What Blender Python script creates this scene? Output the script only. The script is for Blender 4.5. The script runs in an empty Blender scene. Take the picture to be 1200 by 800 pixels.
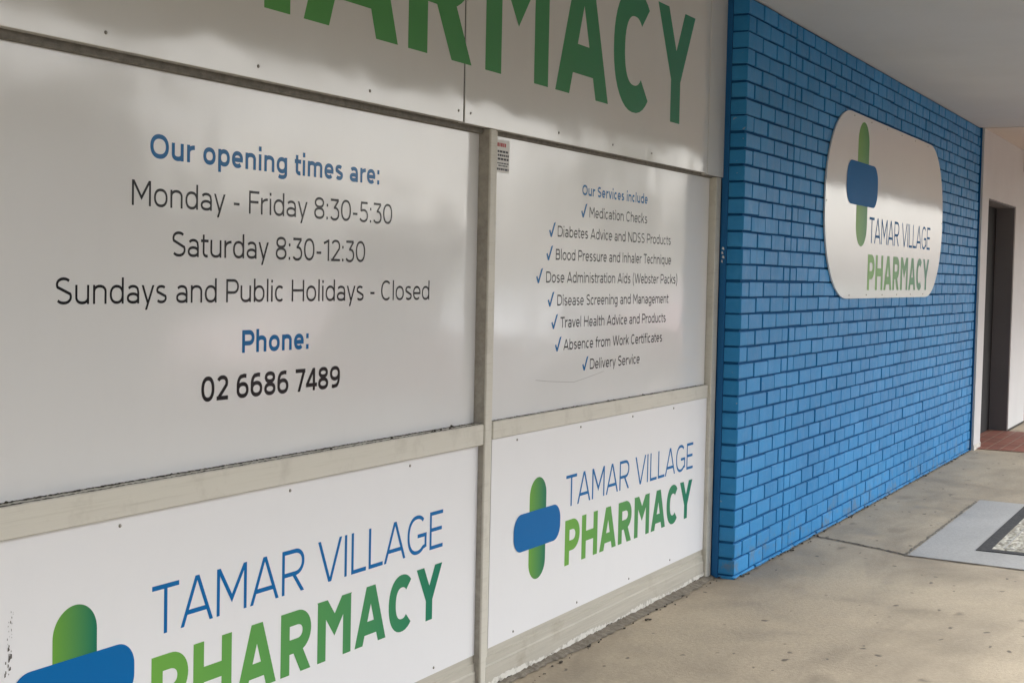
import bpy, bmesh, math, random
from mathutils import Vector, Matrix
R = math.radians
scene = bpy.context.scene
col = scene.collection

# ================================================================ camera, sky, sun, exposure
# x runs along the shopfront (away from the camera), y into the building, z up; the brick pier's front corner is the origin
cd = bpy.data.cameras.new('camera')
cd.sensor_width = 36.0; cd.lens = 1650 / 1200 * 36; cd.clip_start = .05; cd.clip_end = 2000
camera = bpy.data.objects.new('camera', cd); col.objects.link(camera); scene.camera = camera
cr, cu, cf = Vector((.47081, -.88199, .02096)), Vector((.03283, .04126, .99861)), Vector((.88162, .46947, -.04839))
m = Matrix((cr, cu, -cf)).transposed().to_4x4(); m.translation = Vector((-7.0334, -2.3968, 1.5838))
camera.matrix_world = m

SUN_EL, SUN_AZ = 46.0, 140.0            # azimuth: degrees from +y (behind the building) towards +x; an overcast sky, brightest over the street
w = bpy.data.worlds.new('World'); scene.world = w; w.use_nodes = True
nt = w.node_tree; bg = nt.nodes['Background']
sky = nt.nodes.new('ShaderNodeTexSky'); sky.sky_type = 'NISHITA'; sky.sun_disc = False
sky.sun_elevation = R(SUN_EL); sky.sun_rotation = R(SUN_AZ)
sky.air_density = 1.0; sky.dust_density = 3.5; sky.ozone_density = 1.0
hs = nt.nodes.new('ShaderNodeHueSaturation'); hs.inputs['Saturation'].default_value = .30
nt.links.new(sky.outputs[0], hs.inputs['Color']); nt.links.new(hs.outputs[0], bg.inputs[0])
bg.inputs[1].default_value = .15
sl = bpy.data.lights.new('sun', 'SUN'); sl.energy = 1.6; sl.angle = R(46); sl.color = (.85, .93, 1)
so = bpy.data.objects.new('sun', sl); col.objects.link(so)
d = Vector((math.sin(R(SUN_AZ)) * math.cos(R(SUN_EL)), math.cos(R(SUN_AZ)) * math.cos(R(SUN_EL)), math.sin(R(SUN_EL))))
so.rotation_euler = d.to_track_quat('Z', 'Y').to_euler(); so.location = (0, 0, 30)
vs = scene.view_settings
vs.view_transform = 'Standard'; vs.look = 'None'; vs.gamma = 1; vs.use_curve_mapping = False
vs.exposure = 1.38
try:
    scene.cycles.max_bounces = 10; scene.cycles.diffuse_bounces = 6
except Exception: pass

# ================================================================ helpers
rng = random.Random(7)

def thing(name, label, cat, loc=(0, 0, 0), group=None):
    o = bpy.data.objects.new(name, None); col.objects.link(o); o.location = loc; o.empty_display_size = .1
    o['label'] = label; o['category'] = cat
    if group: o['group'] = group
    return o
def tag(o, label, cat, group=None):
    o['label'] = label; o['category'] = cat
    if group: o['group'] = group
    return o
def root_of(p):
    v = Vector((0, 0, 0))
    while p is not None: v += Vector(p.location); p = p.parent
    return v

class MB:
    """collects shapes given in world coordinates, links them as ONE mesh object"""
    def __init__(s): s.bm = bmesh.new()
    def box(s, x0, x1, y0, y1, z0, z1, bev=0, seg=1):
        ps = [(x, y, z) for x in (x0, x1) for y in (y0, y1) for z in (z0, z1)]
        v = [s.bm.verts.new(p) for p in ps]
        fs = [s.bm.faces.new([v[i] for i in f]) for f in ((0, 1, 3, 2), (4, 6, 7, 5), (0, 4, 5, 1), (2, 3, 7, 6), (0, 2, 6, 4), (1, 5, 7, 3))]
        if bev:
            es = list({e for f in fs for e in f.edges})
            bmesh.ops.bevel(s.bm, geom=es, offset=bev, segments=seg, affect='EDGES', profile=.5)
        return s
    def poly(s, pts):
        s.bm.faces.new([s.bm.verts.new(p) for p in pts]); return s
    def prism(s, pts, axis, a0, a1, bev=0):
        """outline pts (2D) extruded along axis 'x'|'y'|'z'"""
        def P(p, a): return {'x': (a, p[0], p[1]), 'y': (p[0], a, p[1]), 'z': (p[0], p[1], a)}[axis]
        A = [s.bm.verts.new(P(p, a0)) for p in pts]; B = [s.bm.verts.new(P(p, a1)) for p in pts]
        n = len(pts)
        fs = [s.bm.faces.new(A), s.bm.faces.new(B[::-1])]
        for i in range(n): fs.append(s.bm.faces.new([A[i], B[i], B[(i + 1) % n], A[(i + 1) % n]]))
        if bev:
            es = [e for e in set(e for f in fs[:2] for e in f.edges)]
            bmesh.ops.bevel(s.bm, geom=es, offset=bev, segments=2, affect='EDGES', profile=.5)
        return s
    def disc(s, c, r, d, axis='y', n=20):
        pts = [(math.cos(2 * math.pi * i / n) * r, math.sin(2 * math.pi * i / n) * r) for i in range(n)]
        if axis == 'y': return s.prism([(c[0] + a, c[2] + b) for a, b in pts], 'y', c[1] - d, c[1] + d)
        if axis == 'x': return s.prism([(c[1] + a, c[2] + b) for a, b in pts], 'x', c[0] - d, c[0] + d)
        return s.prism([(c[0] + a, c[1] + b) for a, b in pts], 'z', c[2] - d, c[2] + d)
    def dome(s, c, r, h):
        n = 10; rings = []
        for k, (q, t) in enumerate(((1, 0), (.8, .6), (.4, .95))):
            rings.append([s.bm.verts.new((c[0] + r * q * math.cos(2 * math.pi * i / n), c[1] - h * t, c[2] + r * q * math.sin(2 * math.pi * i / n))) for i in range(n)])
        for a, b in zip(rings[:-1], rings[1:]):
            for i in range(n): s.bm.faces.new([a[i], a[(i + 1) % n], b[(i + 1) % n], b[i]])
        s.bm.faces.new(rings[-1]); return s
    def build(s, name, mat, parent=None, smooth=False, origin=None, kind=None, recalc=True):
        if recalc: bmesh.ops.recalc_face_normals(s.bm, faces=s.bm.faces)
        off = root_of(parent) if parent is not None else Vector(origin or (0, 0, 0))
        own = Vector((0, 0, 0))
        bmesh.ops.translate(s.bm, verts=s.bm.verts, vec=-off)
        me = bpy.data.meshes.new(name); s.bm.to_mesh(me); s.bm.free()
        if smooth:
            for p in me.polygons: p.use_smooth = True
        me.materials.append(mat)
        o = bpy.data.objects.new(name, me); col.objects.link(o)
        if parent is not None: o.parent = parent
        else: o.location = off
        if kind: o['kind'] = kind
        return o

# ---------------------------------------------------------------- materials
class Mat:
    def __init__(s, name, color=(.5, .5, .5), rough=.5, spec=.5, metal=0):
        s.m = bpy.data.materials.new(name); s.m.use_nodes = True; s.t = s.m.node_tree
        s.b = s.t.nodes['Principled BSDF']
        s.b.inputs['Base Color'].default_value = (*color, 1); s.b.inputs['Roughness'].default_value = rough
        s.b.inputs['Specular IOR Level'].default_value = spec; s.b.inputs['Metallic'].default_value = metal
    def n(s, t, **k):
        o = s.t.nodes.new('ShaderNode' + t)
        for a, v in k.items():
            if a in o.inputs: o.inputs[a].default_value = v
            else: setattr(o, a, v)
        return o
    def l(s, a, b): s.t.links.new(a, b)
    def coord(s, kind='Object', scale=(1, 1, 1)):
        c = s.n('TexCoord'); mp = s.n('Mapping'); mp.inputs['Scale'].default_value = scale
        s.l(c.outputs[kind], mp.inputs['Vector']); return mp.outputs[0]
    def noise(s, v, scale, detail=3, rough=.55, dist=0):
        o = s.n('TexNoise'); o.inputs['Scale'].default_value = scale; o.inputs['Detail'].default_value = detail
        o.inputs['Roughness'].default_value = rough; o.inputs['Distortion'].default_value = dist
        s.l(v, o.inputs['Vector']); return o.outputs['Fac']
    def ramp(s, f, *stops):
        o = s.n('ValToRGB'); e = o.color_ramp.elements
        while len(e) < len(stops): e.new(.5)
        for k, (p, c) in zip(e, stops):
            k.position = p; k.color = (*c, 1) if not isinstance(c, (int, float)) else (c, c, c, 1)
        s.l(f, o.inputs[0]); return o.outputs[0]
    def mix(s, f, a, b, mode='MIX'):
        o = s.n('MixRGB', blend_type=mode)
        for v, i in ((f, 0), (a, 1), (b, 2)):
            if isinstance(v, (int, float)): o.inputs[i].default_value = v if i == 0 else (v, v, v, 1)
            elif isinstance(v, tuple): o.inputs[i].default_value = (*v, 1)
            else: s.l(v, o.inputs[i])
        return o.outputs[0]
    def math(s, op, a, b=0):
        o = s.n('Math', operation=op)
        for v, i in ((a, 0), (b, 1)):
            if isinstance(v, (int, float)): o.inputs[i].default_value = v
            else: s.l(v, o.inputs[i])
        return o.outputs[0]
    def color(s, v): s.l(v, s.b.inputs['Base Color']); return s
    def roughness(s, v): s.l(v, s.b.inputs['Roughness']); return s
    def bump(s, h, dist, strength=1.0, prev=None):
        o = s.n('Bump'); o.inputs['Distance'].default_value = dist; o.inputs['Strength'].default_value = strength
        s.l(h, o.inputs['Height'])
        if prev is not None: s.l(prev, o.inputs['Normal'])
        s.l(o.outputs[0], s.b.inputs['Normal']); return o.outputs[0]

def buckle(M, amp):
    """sheet metal that is not quite flat: the same waves for a board and the vinyl letters stuck on it"""
    v = M.coord('Object', (1, 1, 1.25))
    a = M.noise(v, 2.1, 1.5, .5)
    b = M.noise(v, 7.0, 1, .5)
    M.bump(M.math('ADD', a, M.math('MULTIPLY', b, .05)), amp)

def sheet(name, c, rough, amp, dirt=.0):
    M = Mat(name, c, rough, .75 if amp > .001 else .4)
    v = M.coord('Object', (1, 1, .6))
    f = M.noise(v, 9, 5, .65)
    if dirt: M.color(M.mix(M.ramp(f, (.50, 0), (.85, dirt)), c, tuple(k * .62 for k in c)))
    M.roughness(M.ramp(M.noise(v, 3.1, 4, .6), (.3, rough * .8), (.75, rough * 1.35)))
    if amp: buckle(M, amp)
    return M.m

def vinyl(name, c, rough, amp, spec=.28):
    M = Mat(name, c, rough, spec)
    if amp: buckle(M, amp)
    return M.m

def green_print(name, rough, amp, x0, x1):
    M = Mat(name, (.1, .3, .1), rough, .12)
    sp = M.n('SeparateXYZ'); M.l(M.coord('Generated'), sp.inputs[0])
    M.color(M.ramp(sp.outputs[0], (0, x0), (.45, tuple((a * .55 + b * .45) for a, b in zip(x0, x1))), (1, x1)))
    if amp: buckle(M, amp)
    return M.m

GLOSS, GAMP = .13, .008
M_hours = sheet('glossy white sign sheet', (.77, .77, .765), GLOSS, GAMP, .06)
M_low = sheet('satin white sign sheet', (.80, .80, .81), .38, .0008, .05)
M_fascia = sheet('white fascia sheet', (.66, .65, .62), .10, .006, .06)
M_oval = sheet('glossy white oval sheet', (.76, .755, .75), .09, .0016, .03)
M_black = vinyl('black vinyl', (.012, .012, .014), .22, GAMP)
M_blue_g = vinyl('blue vinyl gloss', (.0, .125, .34), .22, GAMP, .2)
M_blue_l = vinyl('blue print', (.0, .135, .39), .42, .0008, .12)
M_blue_o = vinyl('blue print oval', (.0, .125, .34), .38, .0016, .02)
GA, GB = (.16, .40, .065), (.006, .19, .115)
M_green_l = green_print('green print', .38, .0008, GA, GB)
M_green_f = green_print('green print fascia', .16, .006, (.13, .37, .085), (.03, .22, .13))
M_green_o = green_print('green print oval', .3, .0016, GA, GB)
M_pill_l = green_print('green print bar', .38, .0008, (.15, .36, .05), (.01, .17, .10))
M_pill_o = green_print('green print bar oval', .34, .0016, (.15, .36, .05), (.05, .26, .07))
M_red = vinyl('red ink', (.45, .03, .03), .4, 0)
M_ink = vinyl('dark ink', (.05, .05, .06), .4, 0)
M_paper = vinyl('sticker film', (.72, .71, .68), .35, 0)

def alu():
    M = Mat('cream painted aluminium', (.55, .52, .43), .42)
    v = M.coord('Object', (1, 1, 1))
    streak = M.noise(M.coord('Object', (1.2, 6, 40)), 3, 4, .6)
    grime = M.noise(v, 6, 6, .7)
    c = M.mix(M.ramp(grime, (.52, 0), (.8, .55)), (.63, .605, .53), (.34, .31, .26))
    c = M.mix(M.ramp(streak, (.55, 0), (.75, .30)), c, (.38, .35, .28))
    M.color(c); M.bump(streak, .0006)
    return M.m
M_alu = alu()

def kick():
    M = Mat('weathered cream paint', (.5, .47, .4), .6)
    v = M.coord('Object', (1, 1, 1)); s = M.coord('Object', (.7, 4, 22))
    a = M.noise(s, 4, 6, .65); b = M.noise(v, 5, 6, .7)
    c = M.mix(M.ramp(a, (.4, 0), (.75, .5)), (.50, .47, .40), (.33, .31, .26))
    c = M.mix(M.ramp(b, (.55, 0), (.72, .45)), c, (.30, .25, .18))
    M.color(c); M.bump(a, .002)
    return M.m
M_kick = kick()

def chipped():
    M = Mat('chipped white paint', (.7, .68, .63), .6)
    b = M.noise(M.coord('Object'), 22, 5, .7)
    M.color(M.mix(M.ramp(b, (.50, 0), (.60, .9)), (.70, .68, .62), (.36, .34, .29)))
    return M.m
M_chip = chipped()

def grime(name, a, b):
    M = Mat(name, a, .9)
    n = M.noise(M.coord('Object'), 30, 6, .7)
    M.color(M.ramp(n, (.3, a), (.7, b))); M.bump(n, .006)
    return M.m
M_grime = grime('dark damp mortar', (.10, .085, .065), (.26, .225, .175))
M_side_dark = grime('rubbed dark scuff', (.05, .045, .04), (.30, .28, .26))
M_side = grime('shaded weathered frame side', (.30, .275, .24), (.46, .43, .37))  # weathered tone with the shade of the mullion's left side painted in
M_head = grime('shaded grimy frame head', (.13, .12, .105), (.26, .245, .215))  # shade under the fascia painted into the colour, along with grime
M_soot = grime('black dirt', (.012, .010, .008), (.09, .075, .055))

def bluebrick():
    M = Mat('blue painted brick', (.03, .20, .47), .5, .15)
    g = M.n('NewGeometry'); v = M.coord('Object')
    f = M.noise(v, 14, 5, .6); big = M.noise(v, 1.3, 3, .5)
    c = M.ramp(g.outputs['Random Per Island'], (0, (.028, .235, .52)), (.5, (.036, .260, .57)), (1, (.045, .285, .61)))
    c = M.mix(M.ramp(f, (.45, 0), (.8, .35)), c, (.09, .36, .66))
    c = M.mix(M.ramp(big, (.42, 0), (.75, .35)), c, (.02, .15, .36))
    drip = M.noise(M.coord('Object', (16, 1, .9)), 1.0, 4, .6)
    c = M.mix(M.ramp(drip, (.58, 0), (.74, .30)), c, (.012, .12, .30))
    chip = M.noise(v, 38, 2, .5)
    c = M.mix(M.ramp(chip, (.735, 0), (.76, .7)), c, (.28, .36, .42))
    zz = M.n('SeparateXYZ'); M.l(M.n('NewGeometry').outputs['Position'], zz.inputs[0])
    low = M.ramp(zz.outputs[2], (.02, 1), (.24, 0))
    splash = M.ramp(M.noise(v, 11, 6, .7), (.50, 0), (.66, .75))
    c = M.mix(M.math('MULTIPLY', low, splash), c, (.20, .19, .165))
    M.color(c)
    M.roughness(M.ramp(f, (.3, .34), (.7, .55)))
    M.bump(M.math('ADD', f, M.math('MULTIPLY', M.noise(v, 90, 3, .6), .3)), .0025)
    return M.m
M_brick = bluebrick()
M_bluem = Mat('blue painted mortar', (.012, .095, .235), .8, .1).m
M_bluetrim = Mat('smooth blue paint', (.015, .13, .34), .4, .2).m

def plaster(name, c, s=3):
    M = Mat(name, c, .7)
    v = M.coord('Object'); n = M.noise(v, s, 5, .6)
    M.color(M.mix(M.ramp(n, (.4, 0), (.8, .25)), c, tuple(k * .7 for k in c)))
    M.bump(M.noise(v, 60, 4, .6), .0015)
    return M.m
M_soffit = plaster('white soffit paint', (.60, .60, .59), 1.1)
M_soffit2 = plaster('cream soffit paint', (.62, .56, .50), 1.1)
M_white = plaster('white wall paint', (.66, .655, .645), 1.6)
M_dgrey = plaster('dark grey paint', (.15, .153, .16), 2)
M_vdark = Mat('dark interior', (.012, .012, .012), .8).m
M_row = plaster('dull render', (.26, .24, .21), .4)
M_mall = plaster('cream render', (.55, .50, .42), .4)

def concrete(name, base, dark, light, spots=True):
    M = Mat(name, base, .75)
    v = M.coord('Object')
    big = M.noise(v, .55, 4, .55, .4); mid = M.noise(M.coord('Object', (1, .8, 1)), 2.6, 6, .62, .3); fine = M.noise(v, 45, 5, .7)
    c = M.mix(M.ramp(big, (.30, .0), (.70, 1.0)), dark, base)
    c = M.mix(M.ramp(mid, (.40, 0), (.75, .55)), c, light)
    c = M.mix(M.ramp(mid, (.26, .55), (.42, 0)), c, tuple(k * .55 for k in dark))
    c = M.mix(.22, c, M.ramp(fine, (.3, tuple(k * .5 for k in base)), (.7, tuple(min(1, k * 1.5) for k in base))))
    mp = M.coord('Object', (.55, 1.25, 1)); mp.node.inputs['Location'].default_value = (3.3, 7.2, 0)
    worn = M.noise(mp, 1.15, 5, .62, .5)
    c = M.mix(M.ramp(worn, (.36, .6 if spots else .25), (.56, 0)), c, tuple(k * .72 for k in dark))
    c = M.mix(M.ramp(worn, (.60, 0), (.78, .35)), c, tuple(min(1, k * 1.12) for k in light))
    if spots:
        for sc, lo, hi, rnd, st in ((4.2, .035, .075, .80, .8), (9.0, .05, .10, .90, .7), (1.9, .03, .20, .74, .30), (3.1, .02, .12, .85, .5)):
            mv = M.n('MixRGB', blend_type='ADD'); mv.inputs[0].default_value = .09
            nn = M.n('TexNoise'); nn.inputs['Scale'].default_value = 11; M.l(v, nn.inputs['Vector'])
            M.l(M.coord('Object', (.75, 1.3, 1)), mv.inputs[1]); M.l(nn.outputs['Color'], mv.inputs[2])
            vo = M.n('TexVoronoi', voronoi_dimensions='2D'); vo.inputs['Scale'].default_value = sc; M.l(mv.outputs[0], vo.inputs['Vector'])
            near = M.ramp(vo.outputs['Distance'], (lo, 1), (hi, 0))
            pick = M.n('SeparateColor'); M.l(vo.outputs['Color'], pick.inputs[0])
            sel = M.math('GREATER_THAN', pick.outputs[0], rnd)
            c = M.mix(M.math('MULTIPLY', M.math('MULTIPLY', near, sel), st), c, (.045, .036, .028))
    M.color(c)
    M.roughness(M.ramp(mid, (.3, .55), (.7, .85)))
    M.bump(M.math('ADD', fine, M.math('MULTIPLY', mid, .6)), .0025)
    return M.m
M_path = concrete('worn tan concrete', (.42, .345, .245), (.25, .205, .15), (.50, .415, .305))
M_patch = concrete('new grey concrete', (.37, .36, .345), (.30, .29, .275), (.42, .405, .385), False)
M_asphalt = concrete('asphalt', (.055, .055, .056), (.042, .042, .043), (.075, .075, .075), False)
M_kerb = concrete('kerb concrete', (.34, .33, .31), (.25, .24, .22), (.40, .39, .37), False)
M_earth = concrete('far ground', (.16, .15, .10), (.10, .11, .06), (.20, .19, .14), False)

def pavers():
    M = Mat('red brick pavers', (.25, .08, .05), .7)
    b = M.n('TexBrick'); M.l(M.coord('Object', (1, 1, 1)), b.inputs['Vector'])
    b.inputs['Scale'].default_value = 1; b.inputs['Brick Width'].default_value = .235; b.inputs['Row Height'].default_value = .118
    b.inputs['Mortar Size'].default_value = .006
    b.inputs['Color1'].default_value = (.20, .062, .040, 1); b.inputs['Color2'].default_value = (.27, .090, .058, 1); b.inputs['Mortar'].default_value = (.30, .20, .15, 1)
    n = M.noise(M.coord('Object'), 7, 5, .6)
    M.color(M.mix(M.ramp(n, (.4, 0), (.8, .45)), b.outputs[0], (.13, .06, .04)))
    M.bump(b.outputs['Fac'], -.004)
    return M.m
M_paver = pavers()

def pebbles():
    M = Mat('pebble inlay', (.5, .47, .4), .6)
    v = M.coord('Object')
    vo = M.n('TexVoronoi'); vo.inputs['Scale'].default_value = 42; M.l(v, vo.inputs['Vector'])
    sp = M.n('SeparateColor'); M.l(vo.outputs['Color'], sp.inputs[0])
    c = M.ramp(sp.outputs[0], (0, (.16, .14, .10)), (.22, (.34, .31, .24)), (.6, (.50, .47, .39)), (1, (.64, .61, .54)))
    c = M.mix(M.ramp(vo.outputs['Distance'], (.45, 0), (.75, .75)), c, (.14, .12, .09))
    M.color(c); M.bump(M.ramp(vo.outputs['Distance'], (0, 1), (.8, 0)), .006)
    return M.m
M_pebble = pebbles()
M_blackrub = grime('black rubber edging', (.018, .017, .017), (.05, .048, .046))
M_steel = Mat('screw steel', (.30, .28, .25), .4, metal=.7).m
M_rubber = Mat('tyre rubber', (.02, .02, .02), .8).m
M_glass = Mat('dark glass', (.02, .024, .026), .06).m
M_lamp = Mat('lamp plastic', (.62, .55, .42), .35).m
M_leaf = None

# ================================================================ the setting
FL = 0.0
def sheet_obj(name, x0, x1, y0, y1, z, mat):
    return MB().poly([(x0, y0, z), (x1, y0, z), (x1, y1, z), (x0, y1, z)]).build(name, mat, kind='structure')

MB().box(-16, 60, -4.05, .30, -.30, FL).build('footpath', M_path, kind='structure')
MB().box(-16, 60, -4.22, -4.055, -.30, .004, .012).build('kerb', M_kerb, kind='structure')
sheet_obj('road', -120, 120, -13.5, -4.22, -.135, M_asphalt)
MB().box(-60, 60, -17.5, -13.5, -.30, .005, .012).build('far_footpath', M_kerb, kind='structure')
sheet_obj('ground', -900, 900, -900, 900, -.32, M_earth)
# new concrete let into the old path, brick paving before the doorway
MB().poly([(1.185, -.64, .004), (1.135, -1.30, .004), (1.08, -2.25, .004), (3.50, -2.25, .004), (3.56, -1.3, .004), (3.61, -.632, .004)]).build('concrete_patch', M_patch, kind='structure')
sheet_obj('brick_paving', 6.88, 8.775, -3.95, .55, .005, M_paver)

def ragged(name, pts, wid, mat, z0=.0045, seed=1, n=40, rag=.5, kind='structure'):
    """an irregular strip along the polyline pts, lying on the path"""
    r = random.Random(seed); bm = MB()
    P = [Vector((*p, 0)) for p in pts]; L = []
    seglen = [(b - a).length for a, b in zip(P[:-1], P[1:])]; tot = sum(seglen)
    for i in range(n + 1):
        t = tot * i / n; k = 0
        while k < len(seglen) - 1 and t > seglen[k]: t -= seglen[k]; k += 1
        d = (P[k + 1] - P[k]).normalized(); c = P[k] + d * t; nn = Vector((-d.y, d.x, 0))
        a = wid * (1 + r.uniform(-rag, rag)) / 2; b = wid * (1 + r.uniform(-rag, rag)) / 2
        o = nn * r.uniform(-.3, .3) * wid
        L.append((c + o + nn * a, c + o - nn * b))
    for (a, b), (c, d_) in zip(L[:-1], L[1:]):
        bm.poly([(a.x, a.y, z0), (b.x, b.y, z0), (d_.x, d_.y, z0), (c.x, c.y, z0)])
    bmesh.ops.remove_doubles(bm.bm, verts=bm.bm.verts, dist=1e-5)
    return bm.build(name, mat, kind=kind)
ragged('path_joint', [(1.475, -.03), (1.39, -.24), (1.30, -.44), (1.20, -.635)], .018, M_soot, seed=3)
ragged('patch_edge_gap', [(1.19, -.632), (2.0, -.628), (3.5, -.622)], .014, M_grime, z0=.0075, seed=4, n=60, rag=.8)
ragged('patch_front_gap', [(1.175, -.63), (1.13, -1.30), (1.08, -2.2)], .008, M_grime, z0=.0075, seed=5, n=50, rag=.9)
ragged('wall_foot_dirt', [(.01, -.012), (2.2, -.010), (6.7, -.014)], .014, M_grime, seed=6, n=500, rag=.95)

bm = MB(); r = random.Random(31)
for k in range(150):
    if k < 110: x = r.uniform(.0, 6.6) ** 1.0; y = -.004 - abs(r.gauss(0, .016))
    else: x = r.uniform(-2.4, 0.0); y = .085 - abs(r.gauss(0, .02))
    s = r.uniform(.003, .011); a = r.uniform(0, 6.28); n = r.randint(4, 6)
    pts = [(x + s * r.uniform(.5, 1.3) * math.cos(a + 6.28 * i / n), y + .7 * s * r.uniform(.5, 1.3) * math.sin(a + 6.28 * i / n)) for i in range(n)]
    bm.prism(pts, 'z', .003, .003 + s * r.uniform(.3, .8))
bm.build('litter', M_soot, kind='stuff')
# ---------------------------------------------------------------- building mass behind the shopfront
bld = thing('shop_building', 'pharmacy building body of cream render behind the white sign boards and blue brick', 'building', (-4, 4, 0))
MB().box(-14, 6.70, .26, 8, -.2, 4.1).build('wall', M_mall, bld)
MB().box(-14.1, 12.2, .16, 8.1, 4.105, 4.3).build('parapet', M_mall, bld)

# ---------------------------------------------------------------- awning over the footpath
aw = thing('awning', 'white painted awning ceiling meeting the top of the blue brick wall', 'awning', (0, -1.8, 3.03))
b = MB().box(-14, 6.745, -2.95, .25, 3.035, 3.10)
b.build('soffit', M_soffit, aw)
o = MB().box(6.75, 48, -2.95, .25, 3.032, 3.10).build('soffit', M_soffit2, aw); o['label'] = 'cream soffit over the white wall'
MB().box(-14, 48, -3.06, -2.955, 2.92, 3.32).build('edge_beam', M_dgrey, aw)
MB().box(-14, 48, -2.95, .25, 3.105, 3.20).build('roof_sheet', M_mall, aw)

# ---------------------------------------------------------------- blue brick wall
bw = thing('brick_wall', 'blue painted brick wall with an oval pharmacy sign on it', 'brick wall', (3.4, .05, 0))
BL, BH, J, Z0 = .24, .086, .0115, .020
JV = .0145
bm = MB(); rb = random.Random(11)
def brick(x0, x1, z0, z1, depth=.10):
    jx = [rb.uniform(-.003, .003) for _ in range(6)]
    f = rb.uniform(-.0022, .0022)
    bm.box(x0 + jx[0], x1 + jx[1], f, depth, z0 + jx[2] * .8, z1 + jx[3] * .8, .0034, 2)
XE = 6.715
JX = 3.5 * BL
for i in range(-1, 36):
    za, zb = Z0 + BH * i + J / 2, Z0 + BH * (i + 1) - J / 2
    za = max(za, -.01); zb = min(zb, 3.033)
    if zb - za < .012: continue
    odd = i % 2
    xs = []
    x = 0.0
    if odd: xs.append((0, BL / 2)); x = BL / 2
    while x < JX - .01:
        e = min(x + BL, JX); xs.append((x, e)); x = e
    if not odd: xs.append((JX, JX + BL / 2)); x = JX + BL / 2
    while x < XE - .02:
        e = min(x + BL, XE)
        if XE - e < .05: e = XE
        xs.append((x, e)); x = e
    for a, c in xs:
        brick(a + (JV / 2 if a > 0 else 0), c - (JV / 2 + (.003 if abs(c - JX) < .01 else 0)), za, zb, .088 if a == 0 else .05)
bm.build('bricks', M_brick, bw)
MB().box(.008, XE, .0115, .25, -.05, 3.033).build('mortar', M_bluem, bw)
MB().box(-.004, .0075, .089, .124, 0, 3.034, .003).build('edge_trim', M_bluetrim, bw)
o = MB().box(XE + .001, XE + .032, -.012, .2, 0, 3.034).build('end_strip', M_bluem, bw)
# paint scuff on the trim near eye height
bm = MB()
for k, (dy, z, s) in enumerate(((.000, 1.735, .012), (.004, 1.712, .010), (-.002, 1.690, .013), (.005, 1.668, .007))):
    bm.poly([(-.0052, .106 + dy - s * .5, z - .007), (-.0052, .106 + dy + s * .6, z - .003), (-.0052, .106 + dy + s * .35, z + .009), (-.0052, .106 + dy - s * .3, z + .006)])
bm.build('scuff_mark', M_paper, bw)

# ---------------------------------------------------------------- white wall beyond, with its doorway
ww = thing('white_wall', 'white plastered wall with a dark doorway past the blue brick wall', 'wall', (8.3, .1, 0))
YW = -.03
bm = MB()
bm.box(6.750, 7.10, YW, .25, 0, 3.031)
bm.box(7.1005, 8.779, YW, .25, 2.40, 3.031)
bm.box(8.7795, 9.92, YW, .25, 0, 3.031)
bm.build('wall', M_white, ww)
MB().box(8.772, 8.778, YW + .012, .164, .008, 2.392).build('door_reveal', M_dgrey, ww)
MB().box(7.103, 8.7785, .166, .21, .006, 2.3835).build('door', M_vdark, ww)
MB().box(7.103, 8.7785, YW + .015, .25, 2.385, 2.398).build('lintel', M_dgrey, ww)
MB().box(6.752, 7.098, -.0365, -.0305, .0, .05).build('skirting', M_chip, ww)
bm = MB(); bm.box(8.784, 9.916, -.036, -.0305, .0, .022); bm.build('skirting', M_soot, ww)

wl = thing('wall_light', 'small cream bulkhead light high on the white wall under the soffit', 'wall light', (9.32, -.1, 2.9))
MB().box(9.21, 9.45, -.055, -.031, 2.80, 3.01, .008).build('base_plate', M_dgrey, wl)
MB().box(9.23, 9.43, -.13, -.056, 2.825, 2.985, .02, 2).build('diffuser', M_lamp, wl)

nb = thing('shop_window', 'dark window with a white sill at the right edge past the white wall', 'window', (12, .2, 0))
MB().box(9.93, 40, .02, .25, 0, .26).build('brick_base', M_paver, nb)
MB().box(9.93, 40, -.07, .25, .262, .40, .006).build('sill', M_white, nb)
MB().box(9.93, 40, .12, .16, .402, 2.4).build('glass', M_glass, nb)
MB().box(9.93, 40, .02, .25, 2.402, 3.03).build('wall', M_white, nb)
for x in [9.93 + 1.5 * k for k in range(20)]: MB().box(x, x + .06, .06, .118, .402, 2.4).build('frame_bar', M_alu, nb)

# ================================================================ shopfront frame
sf = thing('shopfront_frame', 'cream aluminium shopfront framing between the white sign boards', 'window frame', (-2.46, .15, 0))
MB().box(-2.506, -2.505, .126, .168, -.02, 2.108).build('side_shade', M_side, sf)  # thin added sheet that carries the painted shade of the mullion's left face
MB().box(-2.5045, -2.463, .1185, .25, -.02, 2.109, .003).build('mullion', M_alu, sf)
MB().box(-2.4625, -2.405, .146, .25, .02, 2.128, .0015).build('glazing_bead', M_alu, sf)
MB().box(-.078, -.006, .126, .25, -.02, 2.102, .003).build('jamb', M_alu, sf)
MB().box(-6.9, -2.506, .124, .25, .9475, 1.0255, .003).build('rail', M_alu, sf)
MB().box(-2.401, -.079, .142, .25, .957, 1.024, .003).build('rail', M_alu, sf)
MB().box(-6.9, -2.506, .150, .25, 2.092, 2.135, .002).build('head', M_head, sf)
MB().box(-2.401, -.079, .150, .25, 2.097, 2.135, .002).build('head', M_head, sf)
MB().box(-6.9, -5.65, .16, .25, 0, .944).build('side_panel', M_alu, sf)
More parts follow.
